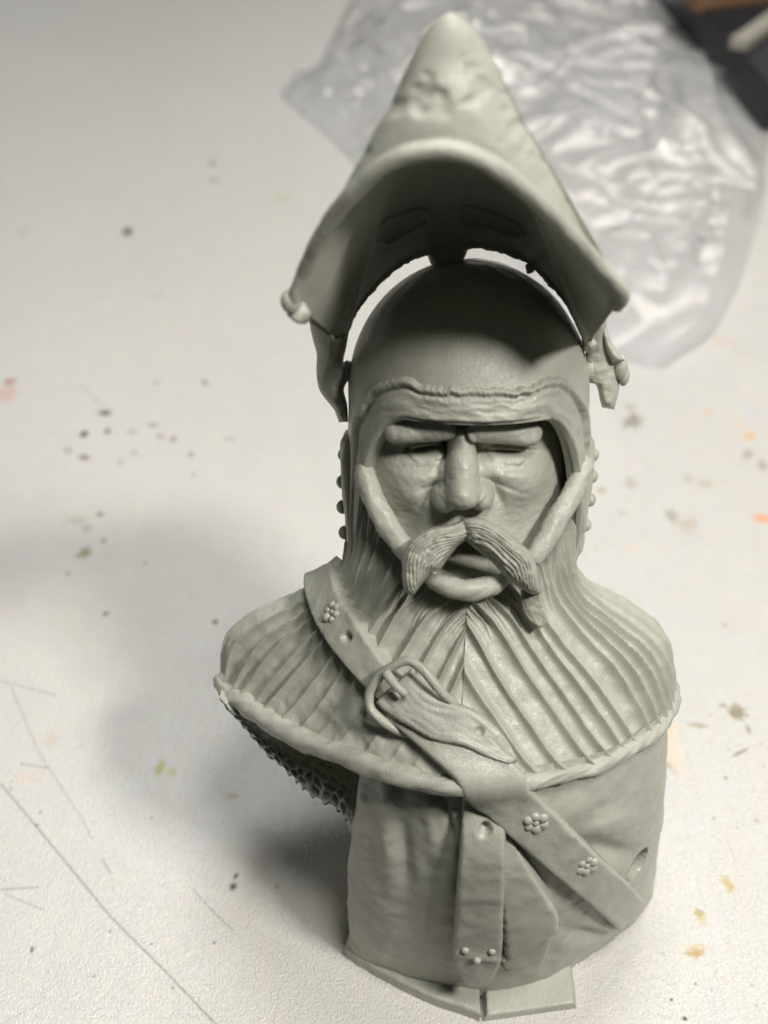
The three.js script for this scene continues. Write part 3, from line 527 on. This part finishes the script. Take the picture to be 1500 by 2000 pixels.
// --- raised visor: a hollow pointed shell with its opening towards the front
{
  const TIP = at(880, 22, 3.3);
  // rim of the mouth edge (front) and the brow edge (back), picture points with depth
  const rim = poly([[596, 622, 2.2], [574, 590, 2.45], [594, 530, 2.6], [632, 452, 2.9], [690, 375, 3.2], [760, 316, 3.42], [830, 294, 3.52], [890, 294, 3.52], [960, 322, 3.42], [1040, 382, 3.2], [1110, 452, 2.9], [1168, 514, 2.6], [1218, 574, 2.5], [1200, 604, 2.3]].map(([x, y, z]) => at(x, y, z)));
  const brow = poly([[640, 655, 0.62], [668, 650, 0.35], [684, 612, 0.20], [732, 550, 0.12], [784, 508, 0.1], [834, 487, 0.1], [870, 478, 0.1], [915, 473, 0.1], [975, 481, 0.1], [1036, 507, 0.1], [1102, 574, 0.15], [1140, 636, 0.2], [1150, 676, 0.35], [1160, 655, 0.62]].map(([x, y, z]) => at(x, y, z)));
  const outer = (t, s, off) => {   // t: -1..1 front half left to right is |t|<=.5
    const front = t < 0.5, u = front ? t * 2 : Math.min(1, 1 - (t - 0.5) * 2.01), e = t > 0.9999 ? rim(0) : front ? rim(u) : brow(Math.max(0, u));
    return e;
  };

  const C = [-0.47, 9.9, 1.9];
  const shell = (off, seedo) => grid(300, 90, (a, s) => {
    const e = outer(a, s), k = s * s * 0.12 + s * 0.88;                 // s: 0 at the tip, 1 at the edge
    let p = [0, 1, 2].map((i) => lerp(TIP[i], e.getComponent(i), k));
    // round the point and swell the flanks
    const bulge = 0.16 * Math.sin(Math.PI * Math.min(1, s * 1.02)) * (a < 0.5 ? 1 : 1.6), ax = [lerp(TIP[0], C[0], s), lerp(TIP[1], C[1], s), lerp(TIP[2], C[2], s)];
    const r = [p[0] - ax[0], (p[1] - ax[1]) * 0.2, p[2] - ax[2]], l = Math.hypot(...r) || 1;
    const tipR = 0.13 * Math.sqrt(Math.min(1, s / 0.06)) * (1 - ss(0.0, 0.5, s));
    const w = a < 0.5 ? a * 2 : 1 - (a - 0.5) * 2;
    let dent = 0;
    if (off === 0) dent = 0.010 * fbm(p[0] * 1.2, p[1] * 1.2, p[2] * 1.2, 2) - 0.036 * Math.max(0, fbm(p[0] * 3.2, p[1] * 3.2, 7, 2) - 0.1) * ss(0.25, 0.4, s) * ss(0.85, 0.7, s) * (a < 0.5 ? 1 : 0);
    const h = bulge * (0.35 + 0.3 * Math.sin(Math.PI * w)) + tipR + dent - off;
    const flat = ss(1, 0.86, s);
    p = p.map((x, i) => x + h * flat * r[i] / l + (1 - flat) * (-off) * r[i] / l * 0.6);
    return p;
  }, { closeU: true });
  const visorGroup = mesh('visor', [shell(0), shell(0.11)], resin, bust);
  // rolled lip round the mouth edge, torn brow edge
  const rp = []; for (let i = 0; i <= 60; i++) { const p = rim(i / 60); rp.push([p.x, p.y, p.z]); }
  mesh('visor_lip', tube(rp, (t) => 0.062 + 0.022 * Math.sin(Math.PI * t) + 0.004 * n3(t * 12, 4, 4), { n: 200, m: 20, lump: 0.006 }), resin, visorGroup);
  const bp = []; for (let i = 0; i <= 60; i++) { const p = brow(0.03 + 0.94 * i / 60); bp.push([p.x, p.y, p.z]); }
  mesh('brow_edge', tube(bp, (t) => 0.065 + 0.010 * n3(t * 22, 1, 9) + 0.006 * n3(t * 70, 1, 3), { n: 240, m: 14, lump: 0.005, lf: 6 }), resin, visorGroup);
  // small tongue of the brow edge that meets the skull
  mesh('brow_tongue', relief({ L: [[826, 465], [834, 496], [842, 516], [850, 522]], R: [[926, 462], [916, 484], [908, 502], [902, 512]], z: () => 0.05, th: 0.10, sink: 0.02, nu: 24, nv: 20, sd: 21 }), resin, visorGroup);
  mesh('casting_sprue', tube([at(1028, 515, 0.12), at(1034, 525, 0.12), at(1037, 534, 0.12)], (t) => 0.03 + 0.02 * t, { n: 12, m: 10 }), resin, visorGroup);
  // eye slots seen from inside: raised frames
  const inside = placer(shell(0.11));
  const slot = (pts) => mesh('eye_slot', tube(pts.map(([x, y]) => inside(x, y, 0.01)), 0.024, { closed: true, n: 90, m: 10, lump: 0.01, lf: 6 }), resin, visorGroup);
  slot([[736, 465], [742, 440], [780, 420], [830, 410], [838, 430], [800, 452], [756, 474]]);
  slot([[894, 412], [912, 404], [960, 416], [1010, 440], [1024, 456], [1000, 460], [950, 444], [905, 440]]);
  // hinge arms
  const arm = (name, o) => mesh(name, relief(o), resin, visorGroup);
  const hl = arm('hinge_arm', { L: [[600, 600], [606, 640], [612, 668], [618, 690], [618, 730], [624, 762], [640, 785], [652, 800], [662, 825]], R: [[700, 600], [684, 640], [676, 680], [672, 708], [690, 716], [682, 738], [672, 760], [678, 790], [680, 824]], z: (u) => lerp(0.55, 0.12, ss(0, 0.5, u)), th: 0.22, sink: 0.12, pw: 2.6, nu: 90, sd: 31, ends: 20 });
  const hr = arm('hinge_arm', { L: [[1108, 590], [1132, 640], [1144, 690], [1140, 704], [1148, 745], [1164, 752], [1172, 782], [1176, 796]], R: [[1188, 585], [1184, 630], [1186, 668], [1200, 692], [1208, 720], [1210, 755], [1204, 785], [1200, 800]], z: (u) => lerp(0.55, 0.12, ss(0, 0.5, u)), th: 0.22, sink: 0.12, pw: 2.6, nu: 90, sd: 37, ends: 20 });
  mesh('hinge_pin', tube([at(668, 724, 0.1), at(684, 726, 0.08), at(700, 727, 0.05)], 0.12, { n: 16, m: 14 }), resin, hl);
  mesh('hinge_pin', tube([at(1165, 722, 0.1), at(1146, 722, 0.08), at(1130, 722, 0.05)], 0.14, { n: 16, m: 14 }), resin, hr);
  mesh('hinge_knob', [ball(at(1212, 716, 0.12), 0.12, 0.7, 1.3, 0.9, 20), ball(at(1218, 732, 0.08), 0.10, 0.7, 1.3, 1, 20)], resin, hr);
  mesh('hinge_wing', relief({ L: [[1172, 610], [1176, 650], [1186, 690], [1200, 710]], R: [[1188, 604], [1186, 640], [1202, 680], [1222, 704]], z: () => 0.25, th: 0.12, sink: 0.06, nu: 40, nv: 16, sd: 41, pw: 2.4 }), resin, hr);
  mesh('casting_lug', [tube([at(600, 600, 2.35), at(582, 614, 2.4), at(572, 626, 2.4)], 0.09, { n: 14, m: 12, lump: 0.03 }), ball(at(568, 588, 2.45), 0.10, 1, 1.2, 0.9, 16)], resin, visorGroup);
}

// ---------------------------------------------------------------- things behind
const film = new THREE.MeshPhysicalMaterial({ color: new THREE.Color(0.985, 0.987, 0.995), transmission: 1, thickness: 0, roughness: 0.13, ior: 1.4, side: THREE.DoubleSide });
{ // clear plastic bag, crumpled: an upper and a lower sheet joined round the edge
  const bag = new THREE.Group(); bag.name = 'plastic_bag'; scene.add(bag);
  bag.userData = { label: 'crumpled clear plastic bag lying on the table behind the bust', category: 'bag' };
  const seg = (l) => { const L = [0]; for (let i = 1; i < l.length; i++) L.push(L[i - 1] + Math.hypot(l[i][0] - l[i - 1][0], l[i][1] - l[i - 1][1])); return (t) => { const q = clamp(t) * L[l.length - 1]; let i = 1; while (i < l.length - 1 && L[i] < q) i++; const k = (q - L[i - 1]) / (L[i] - L[i - 1]); return { x: lerp(l[i - 1][0], l[i][0], k), y: lerp(l[i - 1][1], l[i][1], k) }; }; };
  // outline on the table, picture points
  const left = seg([[720, -60], [660, 60], [625, 130], [548, 186], [590, 225], [640, 268], [760, 390], [900, 520], [1060, 640], [1200, 700]].map(([x, y]) => onTable(x, y)).map((p) => [p[0], p[2]]));
  const right = seg([[1330, -60], [1372, 120], [1440, 165], [1500, 260], [1490, 400], [1440, 560], [1390, 660], [1290, 722]].map(([x, y]) => onTable(x, y)).map((p) => [p[0], p[2]]));
  // folds: creases are the meeting lines of tilted facets around scattered points
  const pts = []; for (let i = 0; i < 90; i++) pts.push([lerp(-6, 13, rnd()), lerp(-45, -8, rnd()), rnd(), lerp(-1, 1, rnd()), lerp(-1, 1, rnd())]);
  const facet = (x, z, o) => { let a = 9, b = 9, A = null; for (const p of pts) { const d = Math.hypot(x - p[0] + o, (z - p[1] + o) * 0.8) ; if (d < a) { b = a; a = d; A = p; } else if (d < b) b = d; } return 0.40 * A[2] + 0.22 * (A[3] * (x - A[0]) + A[4] * (z - A[1])) * ss(0, 0.4, b - a) + 0.30 * Math.exp(-Math.pow((b - a) / 0.4, 1.1)) * A[2]; };
  // the sharp folds one can follow: polylines on the table, with height
  const folds = [[[[548, 188], [640, 150], [690, 92]], 0.9], [[[548, 188], [640, 246], [705, 325]], 0.9], [[[646, 148], [664, 172], [640, 200]], 0.6], [[[890, -10], [942, 62], [1000, 6]], 1.0], [[[1000, 52], [1078, 108], [1132, 150], [1184, 200]], 1.2], [[[1132, 150], [1098, 190], [1108, 250], [1220, 282], [1168, 176]], 0.8], [[[1320, 200], [1300, 255], [1245, 310]], 0.9], [[[1152, 330], [1200, 335], [1180, 350]], 0.9], [[[1320, 280], [1262, 320]], 0.8], [[[1240, 330], [1240, 430], [1220, 465]], 0.9], [[[1345, 415], [1300, 480]], 1.0], [[[1440, 300], [1425, 420], [1380, 540], [1270, 630]], 1.0], [[[1280, 140], [1360, 160], [1375, 260], [1355, 420]], 0.8], [[[1160, 470], [1240, 500], [1290, 560]], 0.7], [[[720, 20], [760, 110], [740, 190]], 0.5]].map(([l, h]) => [l.map(([x, y]) => onTable(x, y, 1.2)).map((p) => [p[0], p[2]]), h]);
  const fold = (x, z) => { let s = 0; for (const [l, h] of folds) { let d = 9; for (let i = 0; i + 1 < l.length; i++) { const ax = l[i][0], az = l[i][1], bx = l[i + 1][0] - ax, bz = l[i + 1][1] - az, t = clamp(((x - ax) * bx + (z - az) * bz) / (bx * bx + bz * bz)); d = Math.min(d, Math.hypot(x - ax - t * bx, z - az - t * bz)); } s = Math.max(s, h * Math.exp(-Math.pow(d / 0.45, 1.2))); } return s; };
  const ridge = (x, z, o) => { const wx = x + 1.5 * n3(x * 0.18, z * 0.14, 3 + o), wz = z + 1.5 * n3(x * 0.18, z * 0.14, 9 + o); return 0.9 * Math.pow(1 - Math.abs(n3(wx * 0.16 + 0.06 * wz, wz * 0.09, 20 + o)), 5) + 0.35 * Math.pow(1 - Math.abs(n3(wx * 0.3, wz * 0.3 - 0.2 * wx, 31 + o)), 7); };
  const crumple = (x, z, o) => 0.12 * facet(x, z, o) + (o ? 0.2 : 0.75) * fold(x, z) + 0.6 * ridge(x, z, o);
  const sheet = (lo, o, name) => mesh(name, grid(220, 320, (u, v) => {
    const a = left(v), b = right(v), x = lerp(a.x, b.x, u), z = lerp(a.y, b.y, u), e = Math.pow(Math.max(0, Math.sin(Math.PI * u)), 0.4) * Math.pow(Math.max(0, 1 - v ** 10), 0.5);
    const h = lo ? 0.05 + 0.25 * e * crumple(x, z, o) : 0.06 + e * (0.5 + 1.7 * Math.sin(Math.PI * u) * 0.5 + 1.7 * crumple(x, z, o) + 0.25 * n3(x * 0.35, z * 0.35, 3));
    return [x, Math.max(0.02, h), z];
  }), film, bag);
  sheet(false, 0, 'upper_film'); sheet(true, 1.7, 'lower_film');
  const edge = []; for (let i = 0; i <= 40; i++) { const p = left(i / 40); edge.push([p.x, 0.09 + 0.03 * n3(i * 0.3, 1, 1), p.y]); } for (let i = 40; i >= 0; i--) { const p = right(i / 40); edge.push([p.x, 0.09 + 0.03 * n3(i * 0.3, 4, 1), p.y]); }
  mesh('welded_edge', tube(edge, 0.035, { n: 260, m: 8, lump: 0.012, flat: 1.4 }), film, bag);
}
{ // dark case at the far right with a pale edging strip, and a brown piece on it
  const black = new THREE.MeshPhysicalMaterial({ color: new THREE.Color(0.012, 0.014, 0.017), roughness: 0.6 });
  const pale = new THREE.MeshPhysicalMaterial({ color: new THREE.Color(0.34, 0.32, 0.26), roughness: 0.6 });
  const box = (w, h, d, r = 0.1) => { const s = new THREE.Shape(); s.moveTo(-w / 2, -d / 2); s.lineTo(w / 2, -d / 2); s.lineTo(w / 2, d / 2); s.lineTo(-w / 2, d / 2); const g = new THREE.ExtrudeGeometry(s, { depth: h, bevelEnabled: true, bevelSize: r, bevelThickness: r, bevelSegments: 3 }); g.rotateX(-Math.PI / 2); return g; };
  const c = new THREE.Group(); c.name = 'dark_case'; scene.add(c);
  c.userData = { label: 'flat black case with a pale strip at the far right', category: 'case' };
  const q = onTable(1500, 60); c.position.set((q[0] + 3.2) * CM, 0, (q[2] - 1) * CM); c.rotation.y = 0.12;
  mesh('case_body', box(12, 1.1, 16), black, c).position.y = 0.001;
  const st = mesh('edging_strip', box(0.45, 0.25, 9, 0.05), pale, c); st.position.set(-0.030, 0.0132, 0.02); st.rotation.y = -0.75;
  const w = mesh('wooden_block', box(2.2, 0.9, 1.5, 0.25), new THREE.MeshPhysicalMaterial({ color: new THREE.Color(0.2, 0.11, 0.06), roughness: 0.7 }), scene);
  w.userData = { label: 'small brown block at the top right corner, on the black case', category: 'block' };
  const wq = onTable(1405, -5, 1.3); w.position.set(wq[0] * CM, 0.0145, wq[2] * CM); w.rotation.y = 0.3;
}
renderer.render(scene, camera);
